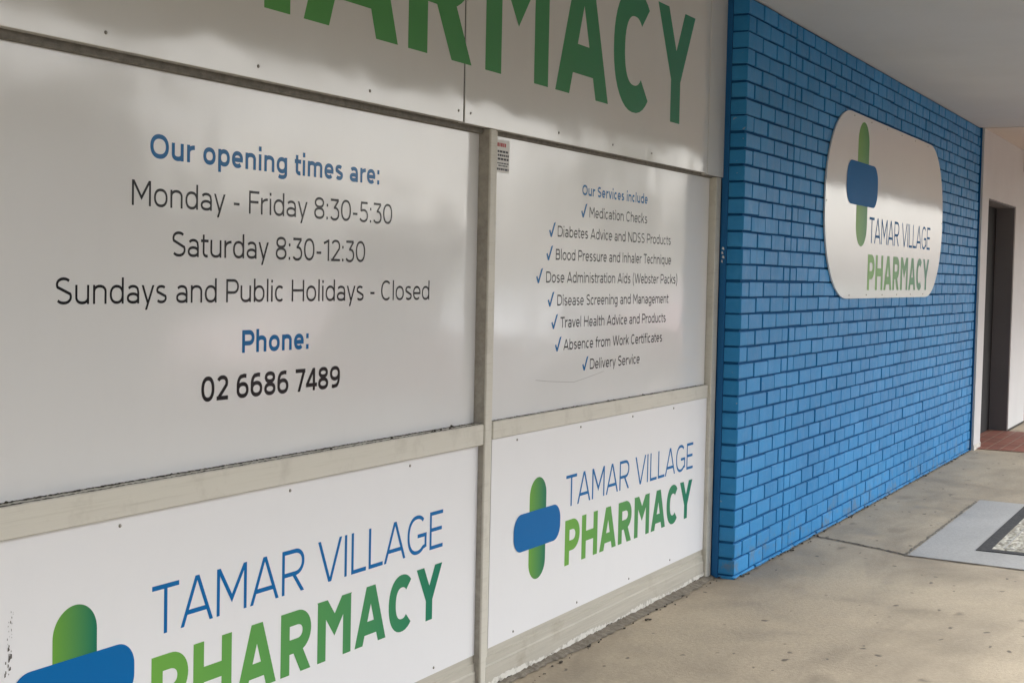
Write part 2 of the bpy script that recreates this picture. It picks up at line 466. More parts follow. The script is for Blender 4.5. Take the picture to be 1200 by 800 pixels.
# dirt that has settled on the ledge in front of the hours board
def ledge_dirt(x0, x1, y0, y1, z, seed, n):
    r = random.Random(seed); bm = MB(); pr = None
    for i in range(n + 1):
        x = x0 + (x1 - x0) * i / n
        a = y1 - (y1 - y0) * r.uniform(.15, 1) ; h = z + r.uniform(.0005, .0035) * (.7 if r.random() > .02 else 3)
        c = [(x, y1, z), (x, y1, h), (x, a, z + .0006)]
        if pr:
            bm.poly([pr[1], c[1], c[2], pr[2]])
        pr = c
    bmesh.ops.remove_doubles(bm.bm, verts=bm.bm.verts, dist=1e-5)
    return bm.build('ledge_dirt', M_soot, sf)
ledge_dirt(-6.8, -2.508, .150, .1675, 1.026, 5, 700)
ledge_dirt(-6.8, -2.508, .125, .133, 1.026, 8, 500)
ledge_dirt(-2.40, -.08, .145, .1675, 1.0245, 6, 420)
# kickboard below the lower boards: stepped boards, chipped along the foot
def kickboard(x0, x1, seed):
    pr = [(.25, .02), (.139, .02), (.139, .095), (.144, .100), (.144, .128), (.150, .131), (.150, .1585), (.25, .1585)]
    o = MB().prism(pr, 'x', x0, x1).build('kickboard', M_kick, sf)
    r = random.Random(seed); bm = MB(); n = int((x1 - x0) / .012); pr = None
    for i in range(n + 1):
        x = x0 + (x1 - x0) * i / n
        t = .026 + r.uniform(0, .012) + (.008 * math.sin(x * 9 + seed))
        bo = .004 + r.uniform(0, .012) + max(0, .008 * math.sin(x * 5.3 + 2))
        y = .1365
        if pr: bm.poly([(pr[0], y, pr[1]), (x, y, bo), (x, y, t), (pr[0], y, pr[2])])
        pr = (x, bo, t)
    bmesh.ops.remove_doubles(bm.bm, verts=bm.bm.verts, dist=1e-5)
    bm.build('chipped_edge', M_chip, o)
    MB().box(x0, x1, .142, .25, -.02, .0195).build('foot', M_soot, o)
kickboard(-6.9, -2.506, 2); kickboard(-2.427, -.079, 3)
# damp mortar fillet at the foot of the shopfront
bm = MB(); r = random.Random(21); pr = None; n = 330
for i in range(n + 1):
    x = -6.9 + 6.895 * i / n
    y = .092 + r.uniform(-.008, .008) + .010 * math.sin(x * 2.1) + .006 * math.sin(x * 5.7 + 1)
    h = .016 + r.uniform(-.004, .004)
    c = [(x, .1385, h), (x, .118 + r.uniform(-.006, .006), h * .75), (x, y, .0035)]
    if pr:
        for k in (0, 1): bm.poly([pr[k], c[k], c[k + 1], pr[k + 1]])
    pr = c
bmesh.ops.remove_doubles(bm.bm, verts=bm.bm.verts, dist=1e-5)
bm.build('mortar_fillet', M_grime, kind='structure')

# ================================================================ lettering
# ---------------------------------------------------------------- lettering: strokes of constant weight, cap height 1
def _arc(cx, cy, rx, ry, a0, a1, e=2.25, n=None):
    n = n or max(6, int(abs(a1 - a0) / 9))
    out = []
    for i in range(n + 1):
        a = math.radians(a0 + (a1 - a0) * i / n)
        c, s = math.cos(a), math.sin(a)
        out.append((cx + rx * math.copysign(abs(c) ** (2 / e), c), cy + ry * math.copysign(abs(s) ** (2 / e), s)))
    return out

CAPW = dict(A=1.02, B=.80, C=.90, D=.90, E=.68, F=.66, G=.95, H=.90, I=0, L=.64, M=1.0, N=.92, O=1.02, P=.80, R=.84, S=.78, T=.80, V=.98, W=1.42, Y=.98)
LOWW = dict(a=.66, b=.72, c=.66, d=.72, e=.70, f=.46, g=.72, h=.68, i=0, k=.66, l=0, m=1.08, n=.68, o=.74, p=.72, q=.72, r=.46, s=.60, t=.46, u=.68, v=.70, w=1.06, y=.70)
DIGW = {'0': .78, '1': .42, '2': .70, '3': .70, '4': .80, '5': .70, '6': .76, '7': .70, '8': .75, '9': .76}
XH = .73

def glyph(ch, sx, w):
    """-> strokes [(points, ylo, yhi)], ink width; sx squeezes the letter, w is the stroke weight"""
    h = w / 2
    S = []
    def st(pts, lo=0.0, hi=1.0): S.append((pts, lo, hi))
    def W_(d): return max(d[ch] * sx, w)
    def tx(run, rise=1.0): return h * math.hypot(run, rise) / rise      # half the horizontal width of a slanting stroke
    if ch in CAPW:
        W = W_(CAPW); L, R, m = h, W - h, W / 2
        if ch == 'I': st([(h, 0), (h, 1)])
        elif ch == 'L': st([(L, 0), (L, 1)]); st([(L, h), (W, h)])
        elif ch == 'T': st([(0, 1 - h), (W, 1 - h)]); st([(m, 0), (m, 1 - h)])
        elif ch in 'EF':
            st([(L, 0), (L, 1)]); st([(L, 1 - h), (W, 1 - h)]); st([(L, .52), (W * .92, .52)])
            if ch == 'E': st([(L, h), (W, h)])
        elif ch == 'H': st([(L, 0), (L, 1)]); st([(R, 0), (R, 1)]); st([(L, .51), (R, .51)])
        elif ch == 'A':
            t = tx(m)
            for s in (-1, 1):
                x0, x1 = m + s * (m - t), m + s * t * .12
                d = x1 - x0
                st([(x0 - d * .3, -.3), (x1 + d * .3, 1.3)])
            y = .30
            st([(t + (m - t) * y, y - .02), (W - t - (m - t) * y, y - .02)])
        elif ch == 'V':
            t = tx(m)
            for s in (-1, 1):
                x0, x1 = m + s * t * .12, m + s * (m - t)
                d = x1 - x0
                st([(x0 - d * .3, -.3), (x1 + d * .3, 1.3)])
        elif ch == 'Y':
            t = tx(m, .6)
            st([(m, 0), (m, .45)])
            for s in (-1, 1):
                x1 = m + s * (m - t)
                d = (x1 - m) / .60
                st([(m - d * .05, .35), (x1 + d * .3, 1.3)], 0.35)
        elif ch == 'W':
            q = W / 4; t = tx(q)
            xs = [t, q + t * .3, m, W - q - t * .3, W - t]
            for i, (a, b) in enumerate(zip(xs[:-1], xs[1:])):
                y0, y1 = (1, 0) if i % 2 == 0 else (0, 1)
                d = b - a
                st([(a - d * .3, y0 + (y0 - y1) * .3), (b + d * .3, y1 + (y1 - y0) * .3)])
        elif ch == 'M':
            st([(L, 0), (L, 1)]); st([(R, 0), (R, 1)])
            v = .235 if w > .14 else .20
            run = m - h * 1.15
            t = tx(run, 1 - v)
            a = math.atan2(run - t * .4, 1 - v); yv = v + h / math.sin(a)
            d = (m - t) / (1 - yv)
            st([(t - d * .25, 1.25), (m, yv), (W - t + d * .25, 1.25)], v - .002)
        elif ch == 'N':
            st([(L, 0), (L, 1)]); st([(R, 0), (R, 1)])
            st([(h - .06, 1.06 / 1), (R + .06, -.06)])
        elif ch in 'PRB':
            top = 1 - h; mid = .42 if ch == 'P' else (.44 if ch == 'R' else .53)
            st([(L, 0), (L, 1)])
            r = (top - mid) / 2; rx = min(r * 1.15, (R - L) * .6)
            WR = R if ch != 'B' else R - .05 * sx
            st([(L, top), (WR - rx, top)] + _arc(WR - rx, mid + r, rx, r, 90, -90, 2.1)[1:-1] + [(WR - rx, mid), (L, mid)])
            if ch == 'R':
                x0 = W * .50; x1 = W - tx(W * .4, .44) ; d = (x1 - x0) / mid
                st([(x0 - d * .0, mid), (x1 + d * .3, -.3)], 0, mid)
            if ch == 'B':
                r = (mid - h) / 2; rx = min(r * 1.15, (R - L) * .6)
                st([(L, mid), (R - rx, mid)] + _arc(R - rx, h + r, rx, r, 90, -90, 2.1)[1:-1] + [(R - rx, h), (L, h)])
        elif ch == 'D':
            rx = min(.5 - h, (R - L) * .8) 
            st([(L, 0), (L, 1)])
            st([(L, 1 - h), (R - rx, 1 - h)] + _arc(R - rx, .5, rx, .5 - h, 90, -90)[1:-1] + [(R - rx, h), (L, h)])
        elif ch == 'O': st(_arc(m, .5, m - h, .5 - h, 0, 360), -1, 2)
        elif ch == 'C': st(_arc(m, .5, m - h, .512 - h, 47, 313), -1, 2)
        elif ch == 'G':
            st(_arc(m, .5, m - h, .512 - h, 47, 320)[:-1] + [(R, .17), (R, .50)], -1, .5 + 9)
            st([(m + .02, .46), (W, .46)], -1, 2)
        elif ch == 'S':
            st(_arc(m, .745, m - h, .262 - h, 35, 270, 2.1)[:-1] + _arc(m, .255, m - h, .267 - h, 90, -145, 2.1) if False else
               _s_curve(W, 1.0, w), -1, 2)
    elif ch in LOWW:
        W = W_(LOWW); L, R, m = h, W - h, W / 2
        xm = XH / 2; ry = xm - h + .008
        def bowl(): st(_arc(m, xm, m - h, ry, 0, 360), -1, 2)
        if ch == 'i': st([(h, 0), (h, XH)]); st([(h, .86), (h, .86 + w * 1.15)], 0, 1.1)
        elif ch == 'l': st([(h, 0), (h, 1.03)], 0, 1.03)
        elif ch == 'o': bowl()
        elif ch == 'c': st(_arc(m, xm, m - h, ry, 48, 312), -1, 2)
        elif ch == 'e':
            st(_arc(m, xm, m - h, ry, 0, 315), -1, 2); st([(L, xm - .01), (W * .985, xm - .01)], -1, 2)
        elif ch in 'bp': bowl(); st([(L, 0 if ch == 'b' else -.26), (L, 1.03 if ch == 'b' else XH)], -.26, 1.03)
        elif ch in 'dq': bowl(); st([(R, 0 if ch == 'd' else -.26), (R, 1.03 if ch == 'd' else XH)], -.26, 1.03)
        elif ch == 'g':
            bowl(); st([(R, XH), (R, .0)] + _arc(m, -.02, m - h, .25 - h, 0, -140)[1:], -.5, 2)
        elif ch == 'a':
            st(_arc(m, XH - .27, m - h, .278 - h, 145, 20) [:-1] + [(R, XH - .30), (R, 0)], 0, 2)
            st(_arc(m, .215, m - h, .223 - h, 0, 360), -1, 2)
        elif ch in 'hn':
            st([(L, 0), (L, 1.03 if ch == 'h' else XH)], 0, 1.03)
            st(_arc(m, XH - .27, m - h, .278 - h, 180, 0) + [(R, 0)], 0, 2)
        elif ch == 'm':
            st([(L, 0), (L, XH)])
            q = (W - w) / 2
            for k in (0, 1):
                c = h + q * (k + .5)
                st(_arc(c, XH - .25, q / 2, .258 - h, 180, 0) + [(c + q / 2, 0)], 0, 2)
        elif ch == 'u':
            st([(R, 0), (R, XH)])
            st([(L, XH)] + _arc(m, .27, m - h, .278 - h, 180, 360), -1, XH)
        elif ch == 'r':
            st([(L, 0), (L, XH)])
            st(_arc(W * 1.02, XH - .32, W * 1.02 - h, .32 - h, 180, 92), -1, 2)
        elif ch == 's': st(_s_curve(W, XH, w), -1, 2)
        elif ch == 't':
            x = W * .36
            st([(x, .93), (x, .22)] + _arc(x + W * .40, .22, W * .40, .228 - h, 180, 290)[1:], -1, .93)
            st([(0, XH - h), (W, XH - h)])
        elif ch == 'f':
            x = W * .38
            st([(x, 0), (x, .78)] + _arc(x + W * .42, .78, W * .42, .26 - h, 180, 80)[1:], 0, 2)
            st([(0, XH - h), (W * .95, XH - h)])
        elif ch == 'k':
            st([(L, 0), (L, 1.03)], 0, 1.03)
            t = tx(W * .6, XH * .65)
            st([(L - .1, .16), (W - t + .12 , XH + .14)], 0, XH)
            st([(W * .38, .44), (W - t * .8 + .06, -.08)], 0, .5)
        elif ch in 'vy':
            t = tx(m, XH)
            d = (m - t) / XH
            st([(m + d * .25 - d * .25, -.0 - .2 * 0) if False else (m + d * .2, -.2), (t - d * .2, XH + .2)], 0, XH)
            if ch == 'v': st([(m - d * .2, -.2), (W - t + d * .2, XH + .2)], 0, XH)
            else: st([(m - d * .45, -.45), (W - t + d * .2, XH + .2)], -.26, XH)
        elif ch == 'w':
            q = W / 4; t = tx(q, XH)
            xs = [t, q + t * .3, m, W - q - t * .3, W - t]
            for i, (a, b) in enumerate(zip(xs[:-1], xs[1:])):
                y0, y1 = (XH, 0) if i % 2 == 0 else (0, XH)
                d = b - a
                st([(a - d * .3, y0 + (y0 - y1) * .3), (b + d * .3, y1 + (y1 - y0) * .3)], 0, XH)
    elif ch in DIGW:
        W = W_(DIGW); L, R, m = h, W - h, W / 2
        if ch == '0': st(_arc(m, .5, m - h, .508 - h, 0, 360), -1, 2)
        elif ch == '1': st([(W - h, 0), (W - h, 1)]); st([(W - h, 1 - h), (0, 1 - h - .13)])
        elif ch == '2':
            a = _arc(m, .70, m - h, .308 - h, 155, -25)
            st(a + [(L + .05, h * 1.3)], 0, 2); st([(0, h), (W, h)])
        elif ch == '3':
            st([(.04, 1 - h), (W * .92, 1 - h)]); st([(R - .02, 1 - h), (m * .92, .56)], 0, 1 - h)
            st([(m * .8, .575)] + _arc(m * .95, .305 - .005, W - h - m * .95, .275, 88, -150), -1, 2)
        elif ch == '4':
            x = W * .72
            st([(x, 0), (x, 1)]); st([(x - h * .3, 1.0 - h * .4), (h * .9, .27)], 0.2, 1); st([(.0, .25), (W, .25)])
        elif ch == '5':
            st([(.13, 1 - h), (W * .94, 1 - h)]); st([(.12 + h, 1), (.08 + h, .52)])
            st([(.08 + h, .56)] + _arc(m * .95, .318, W - h - m * .95, .326 - h, 125, -150)[1:], -1, 2)
        elif ch in '69':
            a = _arc(m, .325, m - h, .333 - h, 0, 360)
            b = [(W * .80, .985 - h), (W * .62, 1.0 - h)] + _arc(m * 1.05, .5, m * 1.05 - h, .5 - h, 105, 180)[1:] + [(L, .33)]
            if ch == '9':
                a = [(W - x, 1 - y) for x, y in a]; b = [(W - x, 1 - y) for x, y in b]
            st(a, -1, 2); st(b, -1, 2)
        elif ch == '8':
            st(_arc(m, .755, (m - h) * .9, .253 - h, 0, 360), -1, 2); st(_arc(m, .27, m - h, .278 - h, 0, 360), -1, 2)
        elif ch == '7': st([(0, 1 - h), (W, 1 - h)]); st([(R - h * .1, 1 - h), (W * .27, -.12)], 0, 1 - h)
    elif ch == ':':
        W = w * 1.1
        st([(W / 2, 0), (W / 2, w * 1.15)]); st([(W / 2, XH - w * 1.15), (W / 2, XH)])
    elif ch == '-': W = .36 * sx; st([(0, .37), (W, .37)])
    elif ch == '.': W = w * 1.1; st([(W / 2, 0), (W / 2, w * 1.15)])
    elif ch in '()':
        W = max(.30 * sx, w * 1.5)
        a = [(h + (W - w) * (abs(t) ** 1.9), .42 + .66 * t) for t in [k / 8 - 1 for k in range(17)]]
        if ch == ')': a = [(W - x, y) for x, y in a]
        st(a, -1, 2)
    elif ch == ' ': W = .34 * sx
    else: raise ValueError(ch)
    return S, W

def _s_curve(W, H, w):
    h = w / 2; m = W / 2
    r1 = H * .26 - h * .5; r2 = H - w - 0 - r1 * 1.0
    yt = H - h + .008; yb = h - .008; ym = H * .515
    ra, rb = (yt - ym) / 2, (ym - yb) / 2
    top = _arc(m, ym + ra, (m - h) * .94, ra, 38, 205, 2.15)
    bot = _arc(m, yb + rb, m - h, rb, 25, -145, 2.15)
    return top + bot

def side_l(ch):
    if ch in 'AVWYvwyTtf47': return .03
    if ch in 'OCGQceodqgaSs02356889(': return .075
    return .105
def side_r(ch):
    if ch == ' ': return 0
    if ch in 'AVWYvwyTLrtfkK7CcPF4': return .025
    if ch in 'eosSbpOG023568D9E': return .07
    return .105

def clip(poly, lo, hi):
    for s, v in ((1, lo), (-1, -hi)):
        out = []
        for (x0, y0), (x1, y1) in zip(poly, poly[1:] + poly[:1]):
            a, b = s * y0 - v, s * y1 - v
            if a >= 0: out.append((x0, y0))
            if (a > 0 > b) or (a < 0 < b):
                k = a / (a - b); out.append((x0 + (x1 - x0) * k, y0 + (y1 - y0) * k))
        poly = out
        if len(poly) < 3: return []
    return poly

def stroke_quads(pts, w):
    h = w / 2
    P = []
    for p in pts:
        if not P or math.hypot(p[0] - P[-1][0], p[1] - P[-1][1]) > 1e-4: P.append(p)
    closed = len(P) > 3 and math.hypot(P[0][0] - P[-1][0], P[0][1] - P[-1][1]) < 1e-3
    if closed: P = P[:-1]
    n = len(P)
    def nrm(a, b):
        d = math.hypot(b[0] - a[0], b[1] - a[1]); return (-(b[1] - a[1]) / d, (b[0] - a[0]) / d)
    E = []
    for i in range(n):
        a = nrm(P[i - 1], P[i]) if (i > 0 or closed) else None
        b = nrm(P[i], P[(i + 1) % n]) if (i < n - 1 or closed) else None
        a = a or b; b = b or a
        mx, my = a[0] + b[0], a[1] + b[1]
        k = 2 / max(mx * mx + my * my, .45)
        E.append(((P[i][0] + mx * k * h, P[i][1] + my * k * h), (P[i][0] - mx * k * h, P[i][1] - my * k * h)))
    Q = []
    for i in range(n if closed else n - 1):
        j = (i + 1) % n
        Q.append([E[i][1], E[j][1], E[j][0], E[i][0]])
    return Q

def set_line(text, w, sx, track):
    """-> polygons [(points, layer)], ink width in cap heights"""
    x = 0; polys = []; prev = None
    for ch in text:
        if ch == ' ': x += (.40 + side_r(prev)) * sx; prev = ' '; continue
        S, W = glyph(ch, sx, w)
        if prev is not None: x += (side_r(prev) + side_l(ch)) * track * sx
        for k, (pts, lo, hi) in enumerate(S):
            for q in stroke_quads(pts, w):
                q = clip(q, lo, hi)
                if q: polys.append(([(px + x, py) for px, py in q], k))
        x += W; prev = ch
    return polys, x

def fit_line(text, w, width, track=1.0):
    lo, hi = .3, 2.0
    for _ in range(40):
        mid = (lo + hi) / 2
        if set_line(text, w, mid, track)[1] < width: lo = mid
        else: hi = mid
    return set_line(text, w, lo, track)[0]


def lettering(text, x0, x1, z, cap, y, wt, mat, parent, track=.9, name='lettering'):
    bm = MB()
    for p, k in fit_line(text, wt, (x1 - x0) / cap, track):
        yy = y - .0001 * k
        try: bm.bm.faces.new([bm.bm.verts.new((x0 + a * cap, yy, z + b * cap)) for a, b in p])
        except ValueError: pass
    for f in bm.bm.faces:
        f.normal_update()
        if f.normal.y > 0: f.normal_flip()
    return bm.build(name, mat, parent, recalc=False)

def rounded(x0, x1, z0, z1, r, n=12, e=2.0):
    pts = []
    for cx, cz, a0 in ((x1 - r, z1 - r, 0), (x0 + r, z1 - r, 90), (x0 + r, z0 + r, 180), (x1 - r, z0 + r, 270)):
        for i in range(n + 1):
            a = math.radians(a0 + 90 * i / n); c, s = math.cos(a), math.sin(a)
            pts.append((cx + r * math.copysign(abs(c) ** (2 / e), c), cz + r * math.copysign(abs(s) ** (2 / e), s)))
    return pts

def logo(cx, cz, L, wv, wh, y, mg, mb, parent):
    """upright green bar behind a level blue bar"""
    e = thing('emblem', '', '', (0, 0, 0)); del e['label']; del e['category']
    e.parent = parent; e.location = Vector((cx, y, cz)) - Vector(parent.location)
    b = MB(); b.poly([(a, y, z) for a, z in rounded(cx - wv / 2, cx + wv / 2, cz - L / 2, cz + L / 2, wv * .499, 16)]); fl(b); b.build('upright_bar', mg, e, recalc=False)
    b = MB(); b.poly([(a, y - .0012, z) for a, z in rounded(cx - L / 2, cx + L / 2, cz - wh / 2, cz + wh / 2, wh * .42, 12)]); fl(b); b.build('level_bar', mb, e, recalc=False)
def fl(b):
    for f in b.bm.faces:
        f.normal_update()
        if f.normal.y > 0: f.normal_flip()

def screws(pts, y, parent):
    for x, z in pts: MB().dome((x, y, z), .0052, .0035).build('screw', M_steel, parent, smooth=True)

# ---------------------------------------------------------------- opening hours board (left bay, upper)
hs_ = thing('hours_sign', 'glossy white opening times board with a phone number in black and blue lettering', 'sign', (-4.1, .168, 1.5))
MB().box(-6.88, -2.507, .168, .174, 1.0265, 2.0915).build('board', M_hours, hs_)
Y = .1676
lettering('Our opening times are:', -4.237, -3.163, 1.863, .064, Y, .19, M_blue_g, hs_)
lettering('Monday - Friday 8:30-5:30', -4.303, -3.083, 1.7375, .0655, Y, .112, M_black, hs_)
lettering('Saturday 8:30-12:30', -4.151, -3.239, 1.6095, .0665, Y, .112, M_black, hs_)
lettering('Sundays and Public Holidays - Closed', -4.560, -2.838, 1.4855, .065, Y, .112, M_black, hs_)
lettering('Phone:', -3.855, -3.537, 1.3405, .065, Y, .20, M_blue_g, hs_)
lettering('02 6686 7489', -4.028, -3.370, 1.212, .069, Y, .17, M_black, hs_)

# ---------------------------------------------------------------- services board (right bay, upper)
sv = thing('services_sign', 'glossy white board listing pharmacy services beside blue ticks', 'sign', (-1.24, .163, 1.5))
MB().box(-2.4015, -.081, .163, .169, 1.0245, 2.0965).build('board', M_hours, sv)
Y = .1626
lettering('Our Services include', -1.622, -.907, 1.9195, .045, Y, .20, M_blue_g, sv)
def tick(x, z, y, parent, s=.056):
    p = [(.0, .42), (.18, .50), (.34, .22), (.72, 1.02), (1.0, 1.10), (.44, -.06), (.24, -.06)]
    b = MB(); b.poly([(x + a * s * 1.08, y, z + c * s * .95) for a, c in p]); fl(b)
    b.build('tick_mark', M_blue_g, parent, recalc=False)
for t, x0, x1, z, xt in (('Medication Checks', -1.545, -.906, 1.8285, -1.629), ('Diabetes Advice and NDSS Products', -1.848, -.603, 1.737, -1.928),
        ('Blood Pressure and Inhaler Technique', -1.861, -.594, 1.642, -1.948), ('Dose Administration Aids (Webster Packs)', -1.945, -.504, 1.549, -2.034),
        ('Disease Screening and Management', -1.839, -.613, 1.4545, -1.927), ('Travel Health Advice and Products', -1.805, -.642, 1.3625, -1.889),
        ('Absence from Work Certificates', -1.771, -.683, 1.269, -1.851), ('Delivery Service', -1.505, -.955, 1.1765, -1.583)):
    lettering(t, x0, x1, z, .045, Y, .135, M_black, sv)
    tick(xt, z, Y, sv)
# a scratch drawn across the lower part of the board
ps = [(-2.02, 1.158), (-1.90, 1.146), (-1.76, 1.136), (-1.66, 1.130), (-1.56, 1.139), (-1.45, 1.150), (-1.36, 1.160)]
bm = MB()
for (a, c), (d_, e) in zip(ps[:-1], ps[1:]): bm.poly([(a, .1624, c - .0009), (d_, .1624, e - .0009), (d_, .1624, e + .0009), (a, .1624, c + .0009)])
bmesh.ops.remove_doubles(bm.bm, verts=bm.bm.verts, dist=1e-5)
bm.build('scratch', vinyl('grey scratch', (.34, .33, .32), .5, 0), sv)

st_ = thing('warning_sticker', 'small sticker with a red heading at the top corner of the services board', 'sticker', (-2.33, .161, 2.03))
MB().poly([(a, .1610, c) for a, c in rounded(-2.388, -2.282, 1.962, 2.084, .006, 4)]).build('film', M_paper, st_)
bm = MB(); r = random.Random(4)
def words(bm, x0, x1, z, h, y):
    x = x0
    while x < x1 - .004:
        e = min(x1, x + r.uniform(.008, .022)); bm.poly([(x, y, z), (e, y, z), (e, y, z + h), (x, y, z + h)]); x = e + .0035
words(bm, -2.380, -2.312, 2.058, .014, .1604); bm.build('heading', M_red, st_)
bm = MB()
for z, h, a, c in ((2.036, .008, -2.378, -2.292), (2.022, .008, -2.376, -2.288), (2.008, .008, -2.376, -2.290), (1.994, .0045, -2.378, -2.290), (1.985, .0045, -2.37, -2.298), (1.970, .008, -2.382, -2.288)):
    words(bm, a, c, z, h, .1604)
bm.build('small_print', M_ink, st_)

# ---------------------------------------------------------------- lower logo boards
def logo_board(x0, x1, label, ox, ztop, scr, dl=(0, 0)):
    t = thing('logo_sign', label, 'sign', ((x0 + x1) / 2, .146, .55), 'pharmacy name boards below the rail')
    MB().box(x0, x1, .146, .152, .160, ztop).build('board', M_low, t)
    y = .1456
    logo(ox - .257 + dl[0], .562 + dl[1], .412, .147, .150, y, M_pill_l, M_blue_l, t)
    lettering('TAMAR VILLAGE', ox, ox + 1.487, .609, .133, y, .098, M_blue_l, t)
    lettering('PHARMACY', ox, ox + 1.49, .361, .191, y, .228, M_green_l, t)
    screws(scr, .1455, t)
    return t
t = logo_board(-2.401, -.0795, 'white pharmacy name board with green and blue cross, right of the mullion', -1.750, .9555,
    [(x, z) for z in (.937, .183) for x in (-2.2, -1.62, -1.06, -.55)])
t = logo_board(-5.64, -2.507, 'white pharmacy name board with green and blue cross, left of the mullion, black scuffed', -4.240, .9465,
    [(x, .922) for x in (-5.1, -4.36, -3.65, -2.98)] + [(x, .183) for x in (-5.1, -4.3, -3.5, -2.8)], (-.014, -.019))
bm = MB(); r = random.Random(9)
z = .80
for k in range(34):
    x = -4.712 + r.uniform(-.008, .008) - .012 * (k / 34); s = r.uniform(.001, .0032) * (1 + .8 * (k > 18))
    z = .775 - .155 * k / 34 + r.uniform(-.004, .004)
    bm.poly([(x - s * .5, .1452, z - s), (x + s * .5, .1452, z - s * .7), (x + s * .4, .1452, z + s), (x - s * .4, .1452, z + s * 1.4)])
bm.build('scuff_mark', M_side_dark, t)

# ---------------------------------------------------------------- fascia sign above
fs = thing('fascia_sign', 'long white fascia board with big green lettering over both window bays', 'sign', (-3.5, .118, 2.5))
MB().box(-6.9, -2.711, .118, .146, 2.112, 3.03, .0015).build('board', M_fascia, fs)
MB().box(-2.7005, -.246, .118, .146, 2.110, 3.03, .0015).build('board', M_fascia, fs)
MB().box(-2.7105, -2.701, .122, .149, 2.115, 3.03).build('joint_backing', M_vdark, fs)
MB().box(-.2435, -.0065, .116, .150, 2.104, 3.03, .002).build('end_trim', M_fascia, fs)
lettering('PHARMACY', -4.635, -.459, 2.3155, .532, .1176, .226, M_green_f, fs)
screws([(x, 2.148) for x in (-6.0, -5.0, -4.45, -3.86, -3.3, -2.745, -2.66, -1.95, -1.42, -.98)], .1178, fs)

# ---------------------------------------------------------------- oval sign on the brick
ov = thing('oval_sign', 'rounded white pharmacy name sign with tall cross mounted on the blue brick wall', 'sign', (3.25, -.02, 2.07))
MB().prism(rounded(1.475, 5.015, 1.464, 2.672, .56, 20), 'y', -.013, -.0035, .0015).build('board', M_oval, ov)
y = -.0136
logo(2.362, 2.221, .822, .29, .283, y, M_pill_o, M_blue_o, ov)
lettering('TAMAR VILLAGE', 2.575, 4.552, 1.840, .176, y, .098, M_blue_o, ov)
lettering('PHARMACY', 2.565, 4.552, 1.519, .243, y, .228, M_green_o, ov)
screws([(x, z) for z in (1.487, 2.650) for x in (2.1, 2.55, 3.0, 3.45, 3.9, 4.35)] + [(1.50, 2.07), (4.99, 2.07)], -.0132, ov)

# ---------------------------------------------------------------- pebble pit cover let into the patch
pc = thing('pit_cover', 'speckled pebble inlay with a black edge set into the pale concrete patch', 'ground inlay', (2.4, -1.5, 0))
def frame(bm, x0, x1, y0, y1, t, z0, z1):
    bm.box(x0, x1, y0, y0 + t, z0, z1); bm.box(x0, x1, y1 - t, y1, z0, z1)
    bm.box(x0, x0 + t, y0 + t, y1 - t, z0, z1); bm.box(x1 - t, x1, y0 + t, y1 - t, z0, z1)
bm = MB(); frame(bm, 1.565, 3.46, -2.10, -.957, .075, .002, .0095); bm.build('edging', M_blackrub, pc)
MB().box(1.641, 3.384, -2.024, -1.033, .002, .0085).build('pebble_panel', M_pebble, pc)
bm = MB(); frame(bm, 1.70, 3.325, -1.965, -1.092, .008, .0085, .0105); bm.build('border_line', M_kerb, pc)

def paint(n, c): return Mat(n, c, .25).m
# ================================================================ across the road, seen only as reflections in the glossy boards
def car(x, y, paint, label, rot=0):
    c = thing('parked_car', label, 'car', (x, y, -.131), 'cars parked along the kerb')
    def P(l): return [(x + a, z - .131) for a, z in l]
    body = P([(-2.1, .32), (-2.12, .62), (-2.02, .86), (-1.1, .95), (1.2, .97), (1.95, .94), (2.1, .7), (2.08, .32)])
    MB().prism(body, 'y', y - .86, y + .86, .07).build('body', paint, c)
    cab = P([(-1.2, .955), (-.45, 1.44), (.85, 1.47), (1.65, .975)])
    MB().prism(cab, 'y', y - .74, y + .74, .05).build('cabin', paint, c)
    gl = P([(-1.0, .99), (-.42, 1.38), (.80, 1.41), (1.40, 1.0)])
    for s in (-1, 1):
        MB().prism(gl, 'y', y + s * .742, y + s * .755).build('side_window', M_glass, c)
        for wx in (-1.3, 1.3):
            w_ = MB().disc((x + wx, y + s * .80, .185), .315, .10, n=28).build('wheel', M_rubber, c)
            MB().disc((x + wx, y + s * .905, .185), .19, .012, n=20).build('rim', M_steel, w_)
        MB().box(x - 2.13, x - 2.06, y + s * .62 - .16, y + s * .62 + .16, .50, .64, .02).build('headlight', M_lamp, c)
        MB().box(x + 2.04, x + 2.11, y + s * .66 - .12, y + s * .66 + .12, .54, .70, .02).build('tail_light', M_red, c)
    b = MB(); b.poly([(x - 1.13, y - .66, .862), (x - 1.13, y + .66, .862), (x - .50, y + .62, 1.28), (x - .50, y - .62, 1.28)]); b.build('windscreen', M_glass, c)
van = thing('blocker_van', 'added tall charcoal van at the kerb, blocking low light to the left boards', 'van', (-.9, -5.6, -.131))  # unseen van, added to keep low light off the left boards
def PV(l): return [(-.9 + a, z - .131) for a, z in l]
MB().prism(PV([(-2.6, .30), (-2.62, 1.9), (-2.45, 2.25), (1.2, 2.28), (1.85, 1.35), (2.5, 1.1), (2.6, .8), (2.55, .30)]), 'y', -6.5, -4.7, .07).build('body', paint('charcoal van paint', (.05, .05, .055)), van)
